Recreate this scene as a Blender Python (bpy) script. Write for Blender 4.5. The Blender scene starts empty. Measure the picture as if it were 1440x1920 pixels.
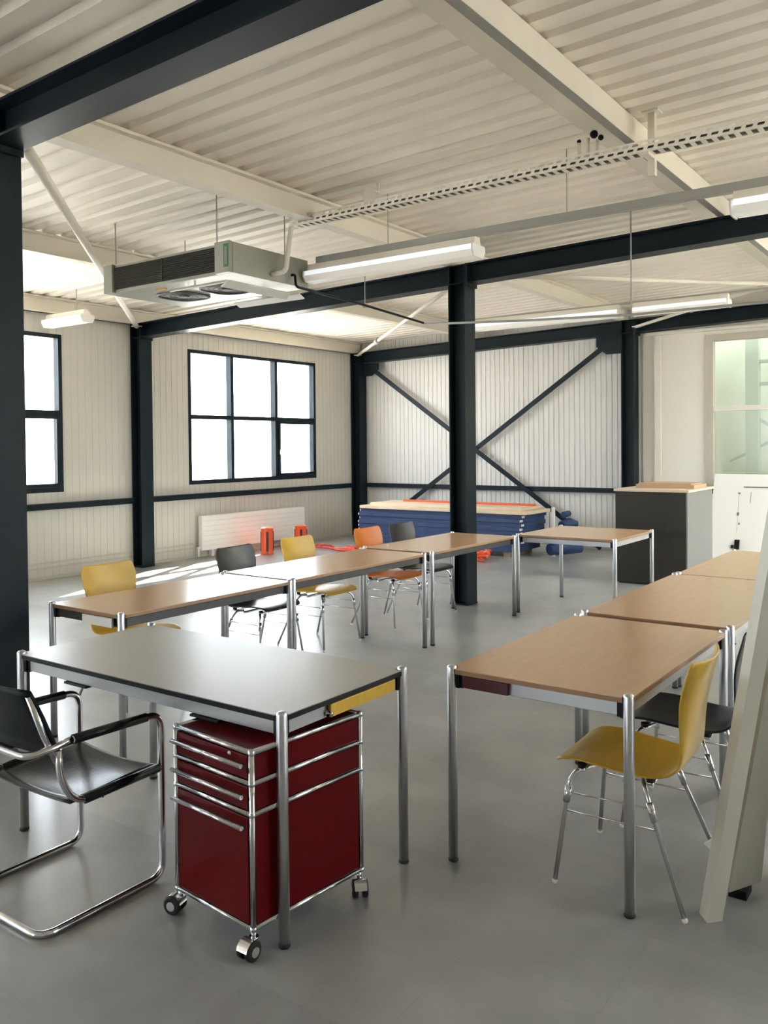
import bpy, bmesh, math, random
from mathutils import Vector, Matrix
random.seed(7)
SC = bpy.context.scene
COL = SC.collection
R = math.radians

# ------------------------------------------------------------------ camera
YAW, PITCH, ROLL, FPX, CYPX, EYE = -0.624, 0.0183, -0.0095, 1602.0, 865.0, 1.588
c_, s_ = math.cos(YAW), math.sin(YAW)
cp, sp = math.cos(PITCH), math.sin(PITCH)
fwd = Vector((s_ * cp, c_ * cp, -sp)); rgt = Vector((c_, -s_, 0)); upv = Vector((s_ * sp, c_ * sp, cp))
cr, sr = math.cos(ROLL), math.sin(ROLL)
rx = rgt * cr + upv * sr
ux = upv * cr - rgt * sr
cam_d = bpy.data.cameras.new('camera')
cam = bpy.data.objects.new('camera', cam_d); COL.objects.link(cam)
M = Matrix((rx, ux, -fwd)).transposed().to_4x4(); M.translation = Vector((0, 0, EYE))
cam.matrix_world = M
cam_d.sensor_fit = 'VERTICAL'; cam_d.sensor_height = 36.0; cam_d.sensor_width = 27.0
cam_d.lens = 36.0 * FPX / 1920.0
cam_d.shift_y = -(960.0 - CYPX) / 1920.0
cam_d.clip_end = 200
SC.camera = cam

# ------------------------------------------------------------------ light
SC.view_settings.view_transform = 'Standard'; SC.view_settings.look = 'None'
SC.view_settings.gamma = 1.0; SC.view_settings.use_curve_mapping = False
SC.view_settings.exposure = 1.62
SC.cycles.use_denoising = True
SC.cycles.max_bounces = 10; SC.cycles.diffuse_bounces = 6; SC.cycles.glossy_bounces = 4
SC.cycles.caustics_reflective = False
SC.cycles.transparent_max_bounces = 12; SC.cycles.sample_clamp_indirect = 6
world = bpy.data.worlds.new('sky'); SC.world = world; world.use_nodes = True
wn = world.node_tree.nodes; wn.clear()
wo = wn.new('ShaderNodeOutputWorld'); wb = wn.new('ShaderNodeBackground')
wb.inputs[0].default_value = (0.86, 0.93, 1.0, 1); wb.inputs[1].default_value = 5.2
world.node_tree.links.new(wb.outputs[0], wo.inputs[0])
sun_d = bpy.data.lights.new('sun', 'SUN'); sun_d.energy = 34; sun_d.angle = R(0.9); sun_d.color = (1.0, 0.93, 0.82)
sun = bpy.data.objects.new('sun', sun_d); COL.objects.link(sun); sun.location = (-20, 20, 20)
sun.rotation_euler = Vector((0.47, -1.12, -1.0)).to_track_quat('-Z', 'Y').to_euler()

def portal(y0, y1, z0, z1, x, sgn):
    d = bpy.data.lights.new('window_daylight', 'AREA'); d.shape = 'RECTANGLE'
    d.size = z1 - z0; d.size_y = y1 - y0; d.cycles.is_portal = True; d.energy = 1
    o = bpy.data.objects.new('window_daylight', d); COL.objects.link(o)
    o.location = (x, (y0 + y1) / 2, (z0 + z1) / 2)
    o.rotation_euler = (0, R(-90 * sgn), 0)
XW = -9.42
LEFT_WIN = [(-6.08, -3.32), (-1.29, 1.47), (3.50, 6.27), (8.30, 11.10)]
FILL_RIGHT_WIN = [(3.30, 6.6), (8.10, 11.40)]  # unseen right wall windows, added for fill daylight
FILL_FRONT_WIN = [(-6.3, -4.9)]  # unseen opening behind the camera, added for fill daylight
for a, b in LEFT_WIN: portal(a, b, 1.06, 2.99, XW - 0.02, 1)
XR = 5.6
for a, b in FILL_RIGHT_WIN: portal(a, b, 1.06, 2.99, XR + 0.02, -1)

for a, b in FILL_FRONT_WIN:
    d = bpy.data.lights.new('window_daylight', 'AREA'); d.shape = 'RECTANGLE'; d.size = b - a; d.size_y = 2.3; d.cycles.is_portal = True; d.energy = 1
    o = bpy.data.objects.new('window_daylight', d); COL.objects.link(o); o.location = ((a + b) / 2, -7.22, 1.85); o.rotation_euler = (R(90), 0, 0)
# ------------------------------------------------------------------ materials
def mat(name, col, rough=0.5, metal=0.0, var=0.0, scale=8.0, bump=0.0, bscale=40.0, emit=None, coat=0.0, spec=0.5, stretch=None, alpha=None):
    m = bpy.data.materials.new(name); m.use_nodes = True
    nt = m.node_tree; b = nt.nodes['Principled BSDF']
    b.inputs['Base Color'].default_value = (*col, 1); b.inputs['Roughness'].default_value = rough
    b.inputs['Metallic'].default_value = metal; b.inputs['Specular IOR Level'].default_value = spec
    b.inputs['Coat Weight'].default_value = coat
    tc = nt.nodes.new('ShaderNodeTexCoord'); mp = nt.nodes.new('ShaderNodeMapping')
    nt.links.new(tc.outputs['Object'], mp.inputs[0])
    if stretch: mp.inputs['Scale'].default_value = stretch
    if var > 0:
        n = nt.nodes.new('ShaderNodeTexNoise'); n.inputs['Scale'].default_value = scale; n.inputs['Detail'].default_value = 5
        nt.links.new(mp.outputs[0], n.inputs['Vector'])
        r = nt.nodes.new('ShaderNodeValToRGB')
        r.color_ramp.elements[0].position = 0.3; r.color_ramp.elements[1].position = 0.7
        r.color_ramp.elements[0].color = (*[c * (1 - var) for c in col], 1)
        r.color_ramp.elements[1].color = (*[min(1, c * (1 + var)) for c in col], 1)
        nt.links.new(n.outputs['Fac'], r.inputs[0]); nt.links.new(r.outputs[0], b.inputs['Base Color'])
    if bump > 0:
        n2 = nt.nodes.new('ShaderNodeTexNoise'); n2.inputs['Scale'].default_value = bscale; n2.inputs['Detail'].default_value = 3
        nt.links.new(mp.outputs[0], n2.inputs['Vector'])
        bp = nt.nodes.new('ShaderNodeBump'); bp.inputs['Strength'].default_value = bump; bp.inputs['Distance'].default_value = 0.01
        nt.links.new(n2.outputs['Fac'], bp.inputs['Height']); nt.links.new(bp.outputs[0], b.inputs['Normal'])
    if emit:
        b.inputs['Emission Color'].default_value = (*emit[0], 1); b.inputs['Emission Strength'].default_value = emit[1]
    return m

CHROME = mat('chrome', (0.62, 0.63, 0.65), 0.16, 1.0)
LEGSTEEL = mat('chromed_leg', (0.60, 0.61, 0.64), 0.34, 1.0)
STEEL = mat('anthracite_paint', (0.0085, 0.015, 0.020), 0.42, var=0.12, scale=3, spec=0.15)
WHITEP = mat('white_painted_steel', (0.74, 0.69, 0.59), 0.45, var=0.03, scale=2)
DECK = mat('white_roof_deck', (0.87, 0.805, 0.705), 0.5, var=0.03, scale=1.2)
WALLM = mat('cream_wall_panel', (0.55, 0.525, 0.47), 0.5, var=0.025, scale=1.5)
PIPEM = mat('matt_cream_pipe', (0.50, 0.48, 0.42), 0.95, spec=0.05)
WALLK = mat('white_wall_panel', (0.64, 0.625, 0.59), 0.5, var=0.025, scale=1.5)
WALLR = mat('cream_plaster', (0.74, 0.70, 0.62), 0.6, var=0.02, scale=1.5)
GREYP = mat('grey_painted_channel', (0.33, 0.33, 0.30), 0.5)
SHADEGREY = mat('underside_shade_grey', (0.27, 0.265, 0.235), 0.6)  # shade under the wide purlin, put into the colour
BLACKPL = mat('black_plastic', (0.008, 0.008, 0.010), 0.5, spec=0.2)
LEATHER = mat('black_leather', (0.008, 0.010, 0.013), 0.27, bump=0.06, bscale=120, spec=0.4)
RED = mat('ruby_red_sheet_steel', (0.10, 0.0015, 0.003), 0.32, var=0.08, scale=2, spec=0.1)
WHITE = mat('white_lacquer', (0.78, 0.77, 0.74), 0.4)
CREAM = mat('cream_board', (0.50, 0.48, 0.41), 0.5, var=0.05, scale=5)
CREAMD = mat('cream_board_dark', (0.33, 0.31, 0.25), 0.6, var=0.08, scale=4)  # darker cream for the board behind the plank
YELLOW = mat('yellow_stained_ply', (0.60, 0.375, 0.04), 0.36, var=0.07, scale=6, stretch=(1, 8, 1))
ORANGE = mat('orange_stained_ply', (0.60, 0.16, 0.012), 0.36, var=0.07, scale=6, stretch=(1, 8, 1))
BLACKPLY = mat('black_stained_ply', (0.014, 0.015, 0.017), 0.34)
BEECH = mat('beech_veneer', (0.57, 0.365, 0.215), 0.22, var=0.04, scale=5, stretch=(9, 0.8, 9), spec=1.0)
BEECHX = mat('beech_edge', (0.30, 0.17, 0.085), 0.4, var=0.1, scale=9)
LINO = mat('grey_linoleum', (0.32, 0.315, 0.29), 0.34, var=0.02, scale=2)
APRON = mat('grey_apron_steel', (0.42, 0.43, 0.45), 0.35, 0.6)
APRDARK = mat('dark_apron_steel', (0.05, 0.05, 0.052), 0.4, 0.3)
BLUE = mat('blue_panel', (0.022, 0.05, 0.14), 0.6, var=0.35, scale=6, stretch=(1, 1, 12))
ORPL = mat('orange_plastic', (0.75, 0.10, 0.03), 0.3)
REDCL = mat('red_strap_cloth', (0.65, 0.07, 0.04), 0.7)
PINEB = mat('pale_board', (0.70, 0.57, 0.42), 0.5, var=0.06, scale=4)
CARD = mat('cardboard_brown', (0.48, 0.33, 0.21), 0.7, var=0.05, scale=5)
CABDARK = mat('dark_brown_laminate', (0.032, 0.028, 0.022), 0.4, var=0.1, scale=2, spec=0.25)
CABGREY = mat('grey_laminate', (0.20, 0.20, 0.195), 0.5)
LEATHB = mat('black_leather_back', (0.006, 0.009, 0.013), 0.45, bump=0.06, bscale=120, spec=0.15)
GRILLE = mat('dark_grille', (0.05, 0.048, 0.04), 0.7, spec=0.1)
FANG = mat('fan_grey', (0.12, 0.12, 0.115), 0.6)
ACBODY = mat('ac_sheet_metal', (0.30, 0.30, 0.255), 0.4, 0.2)
GREEN = mat('green_sticker', (0.02, 0.16, 0.06), 0.5)
LAMPDIF = mat('lamp_diffuser', (0.85, 0.88, 0.92), 0.3, emit=((0.85, 0.92, 1.0), 0.22))
LAMPLOW = mat('lamp_lower_cover', (0.78, 0.76, 0.70), 0.35, emit=((1.0, 0.97, 0.9), 0.06))
TRAYW = mat('white_tray', (0.86, 0.82, 0.72), 0.4)
CABLEG = mat('dark_grey_cable', (0.21, 0.205, 0.18), 0.6)
RUBBER = mat('black_rubber', (0.01, 0.01, 0.01), 0.6)
MAROON = mat('maroon_steel', (0.075, 0.008, 0.014), 0.4)
FRAMEG = mat('greige_frame', (0.47, 0.43, 0.36), 0.5)
GROUND = mat('pale_gravel_ground', (0.42, 0.41, 0.39), 0.9, var=0.1, scale=3)
LEAF = mat('pale_foliage', (0.20, 0.28, 0.13), 0.8, var=0.3, scale=5)
BARK = mat('bark_brown', (0.15, 0.11, 0.08), 0.9, var=0.2, scale=9)
HALLP = mat('pale_green_hall_wall', (0.68, 0.71, 0.64), 0.8, var=0.06, scale=2)
HALLG = mat('pale_grey_hall_steel', (0.42, 0.47, 0.43), 0.7)

def glass(name, tint, gl=0.08, rough=0.02):
    m = bpy.data.materials.new(name); m.use_nodes = True; nt = m.node_tree; nt.nodes.clear()
    o = nt.nodes.new('ShaderNodeOutputMaterial'); t = nt.nodes.new('ShaderNodeBsdfTransparent')
    g = nt.nodes.new('ShaderNodeBsdfGlossy'); mx = nt.nodes.new('ShaderNodeMixShader')
    t.inputs[0].default_value = (*tint, 1); g.inputs['Roughness'].default_value = rough
    mx.inputs[0].default_value = gl
    nt.links.new(t.outputs[0], mx.inputs[1]); nt.links.new(g.outputs[0], mx.inputs[2]); nt.links.new(mx.outputs[0], o.inputs[0])
    return m
GLASS = glass('window_glass', (0.97, 0.98, 0.98), 0.05)
FILM = glass('plastic_film_glass', (0.93, 0.96, 0.92), 0.12, 0.15)

def floor_mat():
    m = bpy.data.materials.new('grey_stone_tile'); m.use_nodes = True; nt = m.node_tree; b = nt.nodes['Principled BSDF']
    L = nt.links.new; N = nt.nodes.new
    tc = N('ShaderNodeTexCoord'); mp = N('ShaderNodeMapping'); L(tc.outputs['Object'], mp.inputs[0])
    br = N('ShaderNodeTexBrick'); br.inputs['Scale'].default_value = 1.0
    br.inputs['Brick Width'].default_value = 0.9; br.inputs['Row Height'].default_value = 0.45
    br.inputs['Mortar Size'].default_value = 0.0012; br.inputs['Mortar Smooth'].default_value = 0.3
    br.inputs['Color1'].default_value = (0.300, 0.308, 0.308, 1); br.inputs['Color2'].default_value = (0.350, 0.360, 0.360, 1)
    br.inputs['Mortar'].default_value = (0.28, 0.278, 0.268, 1); br.offset = 0.5
    L(mp.outputs[0], br.inputs['Vector'])
    n = N('ShaderNodeTexNoise'); n.inputs['Scale'].default_value = 1.6; n.inputs['Detail'].default_value = 8; n.inputs['Roughness'].default_value = 0.62
    L(mp.outputs[0], n.inputs['Vector'])
    r = N('ShaderNodeValToRGB'); r.color_ramp.elements[0].position = 0.3; r.color_ramp.elements[0].color = (0.73, 0.73, 0.73, 1)
    r.color_ramp.elements[1].position = 0.72; r.color_ramp.elements[1].color = (1.22, 1.21, 1.18, 1)
    L(n.outputs['Fac'], r.inputs[0])
    mx = N('ShaderNodeMix'); mx.data_type = 'RGBA'; mx.blend_type = 'MULTIPLY'; mx.inputs[0].default_value = 1
    L(br.outputs['Color'], mx.inputs[6]); L(r.outputs[0], mx.inputs[7]); L(mx.outputs[2], b.inputs['Base Color'])
    b.inputs['Roughness'].default_value = 0.29
    b.inputs['IOR'].default_value = 1.8
    return m
def opal():
    m = bpy.data.materials.new('opal_pane'); m.use_nodes = True; nt = m.node_tree; nt.nodes.clear()
    o = nt.nodes.new('ShaderNodeOutputMaterial'); t = nt.nodes.new('ShaderNodeBsdfTranslucent'); t.inputs[0].default_value = (0.62, 0.62, 0.60, 1)
    nt.links.new(t.outputs[0], o.inputs[0]); return m
OPAL = opal()
FLOORM = floor_mat()

# ------------------------------------------------------------------ mesh helpers
class MB:
    def __init__(s): s.bm = bmesh.new()
    def box(s, x0, x1, y0, y1, z0, z1, bev=0.0, rot=None, piv=None):
        r = bmesh.ops.create_cube(s.bm, size=1.0); vs = r['verts']
        for v in vs:
            v.co = Vector(((x0 + x1) / 2 + v.co.x * (x1 - x0), (y0 + y1) / 2 + v.co.y * (y1 - y0), (z0 + z1) / 2 + v.co.z * (z1 - z0)))
        if rot is not None:
            p = Vector(piv) if piv is not None else Vector(((x0 + x1) / 2, (y0 + y1) / 2, (z0 + z1) / 2))
            for v in vs: v.co = p + rot @ (v.co - p)
        if bev > 0:
            es = list({e for v in vs for e in v.link_edges})
            bmesh.ops.bevel(s.bm, geom=es, offset=bev, segments=2, profile=0.5, affect='EDGES')
        return s
    def bar(s, a, b, w, h, up=(0, 0, 1)):
        """square bar from a to b"""
        a, b = Vector(a), Vector(b); d = (b - a).normalized(); u = Vector(up)
        sd = d.cross(u)
        if sd.length < 1e-4: sd = d.cross(Vector((1, 0, 0)))
        sd.normalize(); u = sd.cross(d).normalized()
        vs = []
        for p in (a, b):
            for i, j in ((-1, -1), (1, -1), (1, 1), (-1, 1)):
                vs.append(s.bm.verts.new(p + sd * (i * w / 2) + u * (j * h / 2)))
        f = s.bm.faces.new
        f(vs[0:4][::-1]); f(vs[4:8])
        for i in range(4): f((vs[i], vs[(i + 1) % 4], vs[4 + (i + 1) % 4], vs[4 + i]))
        return s
    def tube(s, pts, r, seg=12, cap=True, smooth=True, closed=False):
        P = [Vector(p) for p in pts]; n = len(P); rings = []
        rad = r if isinstance(r, (list, tuple)) else [r] * n
        tang = []
        for i in range(n):
            if closed: t = (P[(i + 1) % n] - P[i - 1])
            elif i == 0: t = P[1] - P[0]
            elif i == n - 1: t = P[-1] - P[-2]
            else: t = (P[i + 1] - P[i]).normalized() + (P[i] - P[i - 1]).normalized()
            tang.append(t.normalized())
        u = tang[0].orthogonal().normalized()
        for i in range(n):
            if i > 0:
                q = tang[i - 1].rotation_difference(tang[i]); u = q @ u
            u = (u - tang[i] * u.dot(tang[i])).normalized(); w = tang[i].cross(u)
            rings.append([s.bm.verts.new(P[i] + (u * math.cos(2 * math.pi * k / seg) + w * math.sin(2 * math.pi * k / seg)) * rad[i]) for k in range(seg)])
        m = n if closed else n - 1
        for i in range(m):
            A, B = rings[i], rings[(i + 1) % n]
            for k in range(seg):
                f = s.bm.faces.new((A[k], A[(k + 1) % seg], B[(k + 1) % seg], B[k])); f.smooth = smooth
        if cap and not closed:
            s.bm.faces.new(rings[0][::-1]); s.bm.faces.new(rings[-1])
        return s
    def cyl(s, a, b, r, seg=16): return s.tube([a, b], r, seg)
    def lathe(s, prof, cx=0, cy=0, seg=20):
        """prof: list of (radius, z)"""
        rings = [[s.bm.verts.new((cx + max(r, 1e-4) * math.cos(2 * math.pi * k / seg), cy + max(r, 1e-4) * math.sin(2 * math.pi * k / seg), z)) for k in range(seg)] for r, z in prof]
        for A, B in zip(rings, rings[1:]):
            for k in range(seg):
                f = s.bm.faces.new((A[k], A[(k + 1) % seg], B[(k + 1) % seg], B[k])); f.smooth = True
        s.bm.faces.new(rings[0][::-1]); s.bm.faces.new(rings[-1])
        return s
    def ball(s, c, r, seg=12):
        m = bmesh.ops.create_uvsphere(s.bm, u_segments=seg, v_segments=max(6, seg // 2), radius=r)
        for v in m['verts']: v.co += Vector(c)
        for v in m['verts']:
            for f in v.link_faces: f.smooth = True
        return s
    def poly(s, pts, vec):
        """planar polygon extruded along vec"""
        v = Vector(vec); A = [s.bm.verts.new(Vector(p)) for p in pts]; B = [s.bm.verts.new(Vector(p) + v) for p in pts]
        s.bm.faces.new(A); s.bm.faces.new(B[::-1]); n = len(A)
        for i in range(n): s.bm.faces.new((A[i], B[i], B[(i + 1) % n], A[(i + 1) % n]))
        return s
    def build(s, name, m, parent=None, loc=None):
        bmesh.ops.recalc_face_normals(s.bm, faces=s.bm.faces[:])
        me = bpy.data.meshes.new(name); s.bm.to_mesh(me); s.bm.free(); me.materials.append(m)
        o = bpy.data.objects.new(name, me); COL.objects.link(o)
        if parent is not None: o.parent = parent
        if loc is not None: o.location = loc
        return o

def tag(o, label=None, cat=None, group=None, kind=None):
    if label: o['label'] = label
    if cat: o['category'] = cat
    if group: o['group'] = group
    if kind: o['kind'] = kind
    return o
def thing(name, label, cat, loc=(0, 0, 0), rz=0.0, group=None, kind=None):
    o = bpy.data.objects.new(name, None); COL.objects.link(o); o.location = loc; o.rotation_euler = (0, 0, rz)
    o.empty_display_size = 0.1
    return tag(o, label, cat, group, kind)
def struct(mb, name, m, parent=None):
    o = mb.build(name, m, parent)
    if parent is None: o['kind'] = 'structure'
    return o
def copy_tree(o, parent=None):
    c = o.copy(); COL.objects.link(c); c.parent = parent
    for ch in list(o.children): copy_tree(ch, c)
    return c
def arc(pts, rad, n=6):
    """round the inner corners of a polyline"""
    P = [Vector(p) for p in pts]; out = [P[0]]
    for i in range(1, len(P) - 1):
        a, b, c = P[i - 1], P[i], P[i + 1]
        r = rad[i] if isinstance(rad, (list, tuple)) else rad
        r = min(r, (b - a).length * 0.49, (c - b).length * 0.49)
        p0 = b + (a - b).normalized() * r; p1 = b + (c - b).normalized() * r
        for k in range(n + 1):
            t = k / n; out.append(p0 * (1 - t) ** 2 + b * 2 * t * (1 - t) + p1 * t * t)
    out.append(P[-1]); return out
def arc_closed(pts, rad, n=6):
    P = [Vector(p) for p in pts]; out = []; N = len(P)
    for i in range(N):
        a, b, c = P[i - 1], P[i], P[(i + 1) % N]
        p0 = b + (a - b).normalized() * rad; p1 = b + (c - b).normalized() * rad
        for k in range(n + 1):
            t = k / n; out.append(p0 * (1 - t) ** 2 + b * 2 * t * (1 - t) + p1 * t * t)
    return out

# ------------------------------------------------------------------ room shell
YB, YF = 12.30, -7.2
SL = 0.026
def beam_top(x): return 3.365 + SL * (x + 4.35)
def deck_z(x): return beam_top(x) + 0.19
struct(MB().box(XW - 0.12, XR + 0.12, YF - 0.12, YB + 0.12, -0.12, 0.0), 'floor', FLOORM)

def wall_with_openings(name, axis, pos, thick, u0, u1, z0, z1, opens, m, face, pitch, depth, gw):
    """axis 'x': wall at x=pos running along y.  Vertical micro ribs as real grooves on the room face."""
    mb = MB(); cuts = sorted(opens)
    def bx(a, b, c, d):
        if b - a < 1e-4: return
        t0, t1 = (pos - thick, pos) if face > 0 else (pos, pos + thick)
        if axis == 'x': mb.box(t0, t1, a, b, c, d)
        else: mb.box(a, b, t0, t1, c, d)
    prev = u0
    for a, b, c, d in cuts:
        bx(prev, a, z0, z1); bx(a, b, z0, c); bx(a, b, d, z1); prev = b
    bx(prev, u1, z0, z1)
    if pitch:
        u = u0 + pitch
        while u < u1:
            segs = [(z0, z1)]
            for a, b, c, d in cuts:
                if a - pitch < u < b: segs = [(z0, c), (d, z1)]
            for c, d in segs:
                t0, t1 = (pos, pos + depth) if face > 0 else (pos - depth, pos)
                w = pitch - gw
                if axis == 'x': mb.box(t0, t1, u, u + w, c, d)
                else: mb.box(u, u + w, t0, t1, c, d)
            u += pitch
    return struct(mb, name, m)

wall_with_openings('wall_left', 'x', XW, 0.14, YF, YB, 0, 3.62, [(a, b, 1.055, 2.995) for a, b in LEFT_WIN], WALLM, 1, 0.10, 0.0035, 0.022)
wall_with_openings('wall_back', 'y', YB, 0.14, XW + 0.01, -4.2, 0, 3.75, [], WALLK, -1, 0.085, 0.007, 0.022)
BW = (-3.24, -0.6, 1.06, 3.02)
wall_with_openings('wall_back', 'y', YB - 0.02, 0.16, -4.2, XR, 0, 3.95, [BW], WALLR, -1, 0, 0, 0)
wall_with_openings('wall_right', 'x', XR, 0.14, YF, YB, 0, 4.0, [(a, b, 1.055, 2.995) for a, b in FILL_RIGHT_WIN], WALLR, -1, 0, 0, 0)
wall_with_openings('wall_front', 'y', YF, 0.14, XW, XR, 0, 4.0, [(a, b, 0.70, 3.0) for a, b in FILL_FRONT_WIN], WALLR, 1, 0, 0, 0)

# trapezoidal roof deck, ribs run along x; unseen skylight added in the right half for fill light
def deck(mb, xs, ya, yb):
    bm = mb.bm; P = 0.2; prof = []
    y = ya
    while y < yb - 0.01:
        prof += [(y, 0.0), (y + 0.105, 0.0), (y + 0.130, 0.026), (y + 0.175, 0.026)]
        y += P
    prof.append((y, 0.0))
    low = [[bm.verts.new((x, yy, deck_z(x) + dz)) for yy, dz in prof] for x in xs]
    top = [[bm.verts.new((x, yy, deck_z(x) + 0.16)) for yy in (prof[0][0], prof[-1][0])] for x in xs]
    for i in range(len(xs) - 1):
        A, B = low[i], low[i + 1]
        for k in range(len(prof) - 1): bm.faces.new((A[k], A[k + 1], B[k + 1], B[k]))
        bm.faces.new((top[i][0], top[i + 1][0], top[i + 1][1], top[i][1]))
        bm.faces.new((low[i][0], low[i + 1][0], top[i + 1][0], top[i][0]))
        bm.faces.new((low[i][-1], top[i][1], top[i + 1][1], low[i + 1][-1]))
    for i in (0, len(xs) - 1): bm.faces.new(low[i] + [top[i][1], top[i][0]])
mb = MB(); Y0 = -7.4
SKX0, SKX1, SKY0, SKY1 = 0.1, 4.2, Y0 + 0.2 * 76, Y0 + 0.2 * 95
deck(mb, [XW - 0.14, -4.35, SKX0], Y0, YB + 0.3)
deck(mb, [SKX0, SKX1], Y0, SKY0); deck(mb, [SKX0, SKX1], SKY1, YB + 0.3)
deck(mb, [SKX1, XR + 0.14], Y0, YB + 0.3)
struct(mb, 'ceiling', DECK)
sky = thing('window_10', 'added opal skylight pane for fill light in the right half of the roof, outside the view', None, (0, 0, 0), kind='structure')
MB().box(SKX0, SKX1, SKY0, SKY1, deck_z(2) + 0.17, deck_z(2) + 0.178).build('pane', OPAL, sky)
for k in range(1, 4): MB().box(SKX0, SKX1, SKY0 + k * 0.95 - 0.03, SKY0 + k * 0.95 + 0.03, deck_z(2) + 0.05, deck_z(2) + 0.098).build('glazing_bar', WHITEP, sky)

# ------------------------------------------------------------------ windows in the left wall
def window(idx, y0, y1, x, sgn, glassm=GLASS):
    root = thing('window_%d' % idx, None, None, (x, 0, 0), kind='structure')
    root['label'] = 'dark framed six pane window'
    z0, z1, zt = 1.055, 2.995, 2.03; d0, d1 = (-0.09, 0.012) if sgn > 0 else (-0.012, 0.09)
    m1, m2 = y0 + 0.86, y0 + 1.83
    fw = 0.05; f = MB()
    f.box(d0, d1, y0, y1, z1 - fw, z1); f.box(d0, d1, y0, y1, z0, z0 + fw + 0.01)
    f.box(d0, d1, y0, y0 + fw, z0 + fw, z1 - fw); f.box(d0, d1, y1 - fw, y1, z0 + fw, z1 - fw)
    for m in (m1, m2): f.box(d0, d1, m - 0.03, m + 0.03, z0 + fw, z1 - fw)
    ys = [y0 + fw, m1 - 0.03, m1 + 0.03, m2 - 0.03, m2 + 0.03, y1 - fw]
    for k in (0, 2, 4): f.box(d0, d1, ys[k], ys[k + 1], zt - 0.03, zt + 0.03)
    f.build('window_frame', STEEL, root)
    s = MB(); a, b = ys[4], ys[5]; c, d = z0 + fw + 0.012, zt - 0.03; e0, e1 = (d1 - 0.05, d1 + 0.02) if sgn > 0 else (d0 - 0.02, d0 + 0.05)
    s.box(e0, e1, a, b, c, c + 0.045); s.box(e0, e1, a, b, d - 0.045, d); s.box(e0, e1, a, a + 0.045, c + 0.045, d - 0.045); s.box(e0, e1, b - 0.045, b, c + 0.045, d - 0.045)
    sash = s.build('sash', STEEL, root)
    xx = e1 if sgn > 0 else e0
    h = MB(); h.box(min(xx, xx + sgn * 0.012), max(xx, xx + sgn * 0.012), a + 0.01, a + 0.035, 1.46, 1.54, 0.002)
    h.tube(arc([(xx + sgn * 0.01, a + 0.022, 1.5), (xx + sgn * 0.045, a + 0.022, 1.5), (xx + sgn * 0.045, a + 0.022, 1.38)], 0.012), 0.008, 8)
    h.build('window_handle', CHROME, sash)
    xg = (d0 + d1) / 2
    for k in (0, 2, 4):
        for (c0, c1) in ((z0 + fw, zt - 0.03), (zt + 0.03, z1 - fw)):
            MB().box(xg - 0.004, xg + 0.004, ys[k], ys[k + 1], c0, c1).build('pane', glassm, root)
    return root
labs = ['dark framed window behind the camera position', 'dark framed window near the camera position',
        'dark framed window half hidden behind the nearest dark column', 'dark framed six pane window above the white radiator']
for i, (a, b) in enumerate(LEFT_WIN):
    w = window(i + 1, a, b, XW, 1); w['label'] = labs[i]
for i, (a, b) in enumerate(FILL_RIGHT_WIN):
    w = window(i + 5, a, b, XR, -1); w['label'] = 'unseen dark framed window added in the right wall for fill light'

# back wall window: greige frame, film covered panes, pale hall behind
bx0, bx1, bz0, bz1 = BW
w9 = thing('window_9', 'wide pale greenish window with greige frame in the back wall', None, (0, YB - 0.02, 0), kind='structure')
f = MB()
f.box(bx0 - 0.07, bx0 + 0.03, -0.03, 0.10, bz0 - 0.07, bz1 + 0.06); f.box(bx1 - 0.03, bx1 + 0.07, -0.03, 0.10, bz0 - 0.07, bz1 + 0.06)
f.box(bx0 + 0.03, bx1 - 0.03, -0.03, 0.10, bz1 - 0.03, bz1 + 0.06); f.box(bx0 + 0.03, bx1 - 0.03, -0.03, 0.10, bz0 - 0.07, bz0 + 0.03)
f.build('window_frame', FRAMEG, w9)
MB().box(bx0 + 0.03, bx1 - 0.03, -0.025, 0.03, 2.02, 2.09, 0.004).build('transom', WHITEP, w9)
MB().box(bx0 + 0.03, bx1 - 0.03, 0.05, 0.056, bz0 + 0.03, 2.02).build('pane', FILM, w9)
MB().box(bx0 + 0.03, bx1 - 0.03, 0.05, 0.056, 2.09, bz1 - 0.03).build('pane', FILM, w9)
hb = MB(); hb.box(-5.2, 1.2, YB + 1.5, YB + 1.6, 0.0, 3.9); hb.box(-5.2, 1.2, YB + 0.15, YB + 1.5, 3.8, 3.9)
hb.box(-5.3, -5.2, YB + 0.15, YB + 1.5, 0, 3.9); hb.box(1.2, 1.3, YB + 0.15, YB + 1.5, 0, 3.9); hb.box(-5.2, 1.2, YB + 0.15, YB + 1.5, -0.1, 0)
struct(hb, 'wall_hall', HALLP)
hl = bpy.data.lights.new('hall_fill_light', 'AREA'); hl.shape = 'RECTANGLE'; hl.size = 4; hl.size_y = 0.6; hl.energy = 30; hl.color = (0.97, 1.0, 0.96)  # added fill light, brightens the space behind the back window
hlo = bpy.data.objects.new('hall_fill_light', hl); COL.objects.link(hlo); hlo.location = (-2, YB + 0.9, 3.75)
hall = thing('hall_steel_frame', 'pale grey steel post and crossed bars behind the back wall window', 'steel frame', (0, YB, 0))
MB().box(-3.05, -2.87, 1.1, 1.25, 0.0, 3.8).build('post', HALLG, hall)
MB().bar((-3.0, 1.2, 2.0), (-1.2, 1.2, 0.9), 0.05, 0.05).build('brace', HALLG, hall)
MB().bar((-3.3, 1.25, 1.3), (-1.6, 1.25, 2.2), 0.04, 0.04).build('brace', HALLG, hall)
MB().box(-3.05, -2.2, 1.15, 1.2, 2.42, 2.47).build('rail', HALLG, hall)
MB().box(-2.95, -2.1, 1.15, 1.2, 2.75, 2.80).build('rail', HALLG, hall)
MB().box(-2.28, -2.24, 1.15, 1.2, 2.02, 2.42).build('rail', HALLG, hall)

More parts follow.
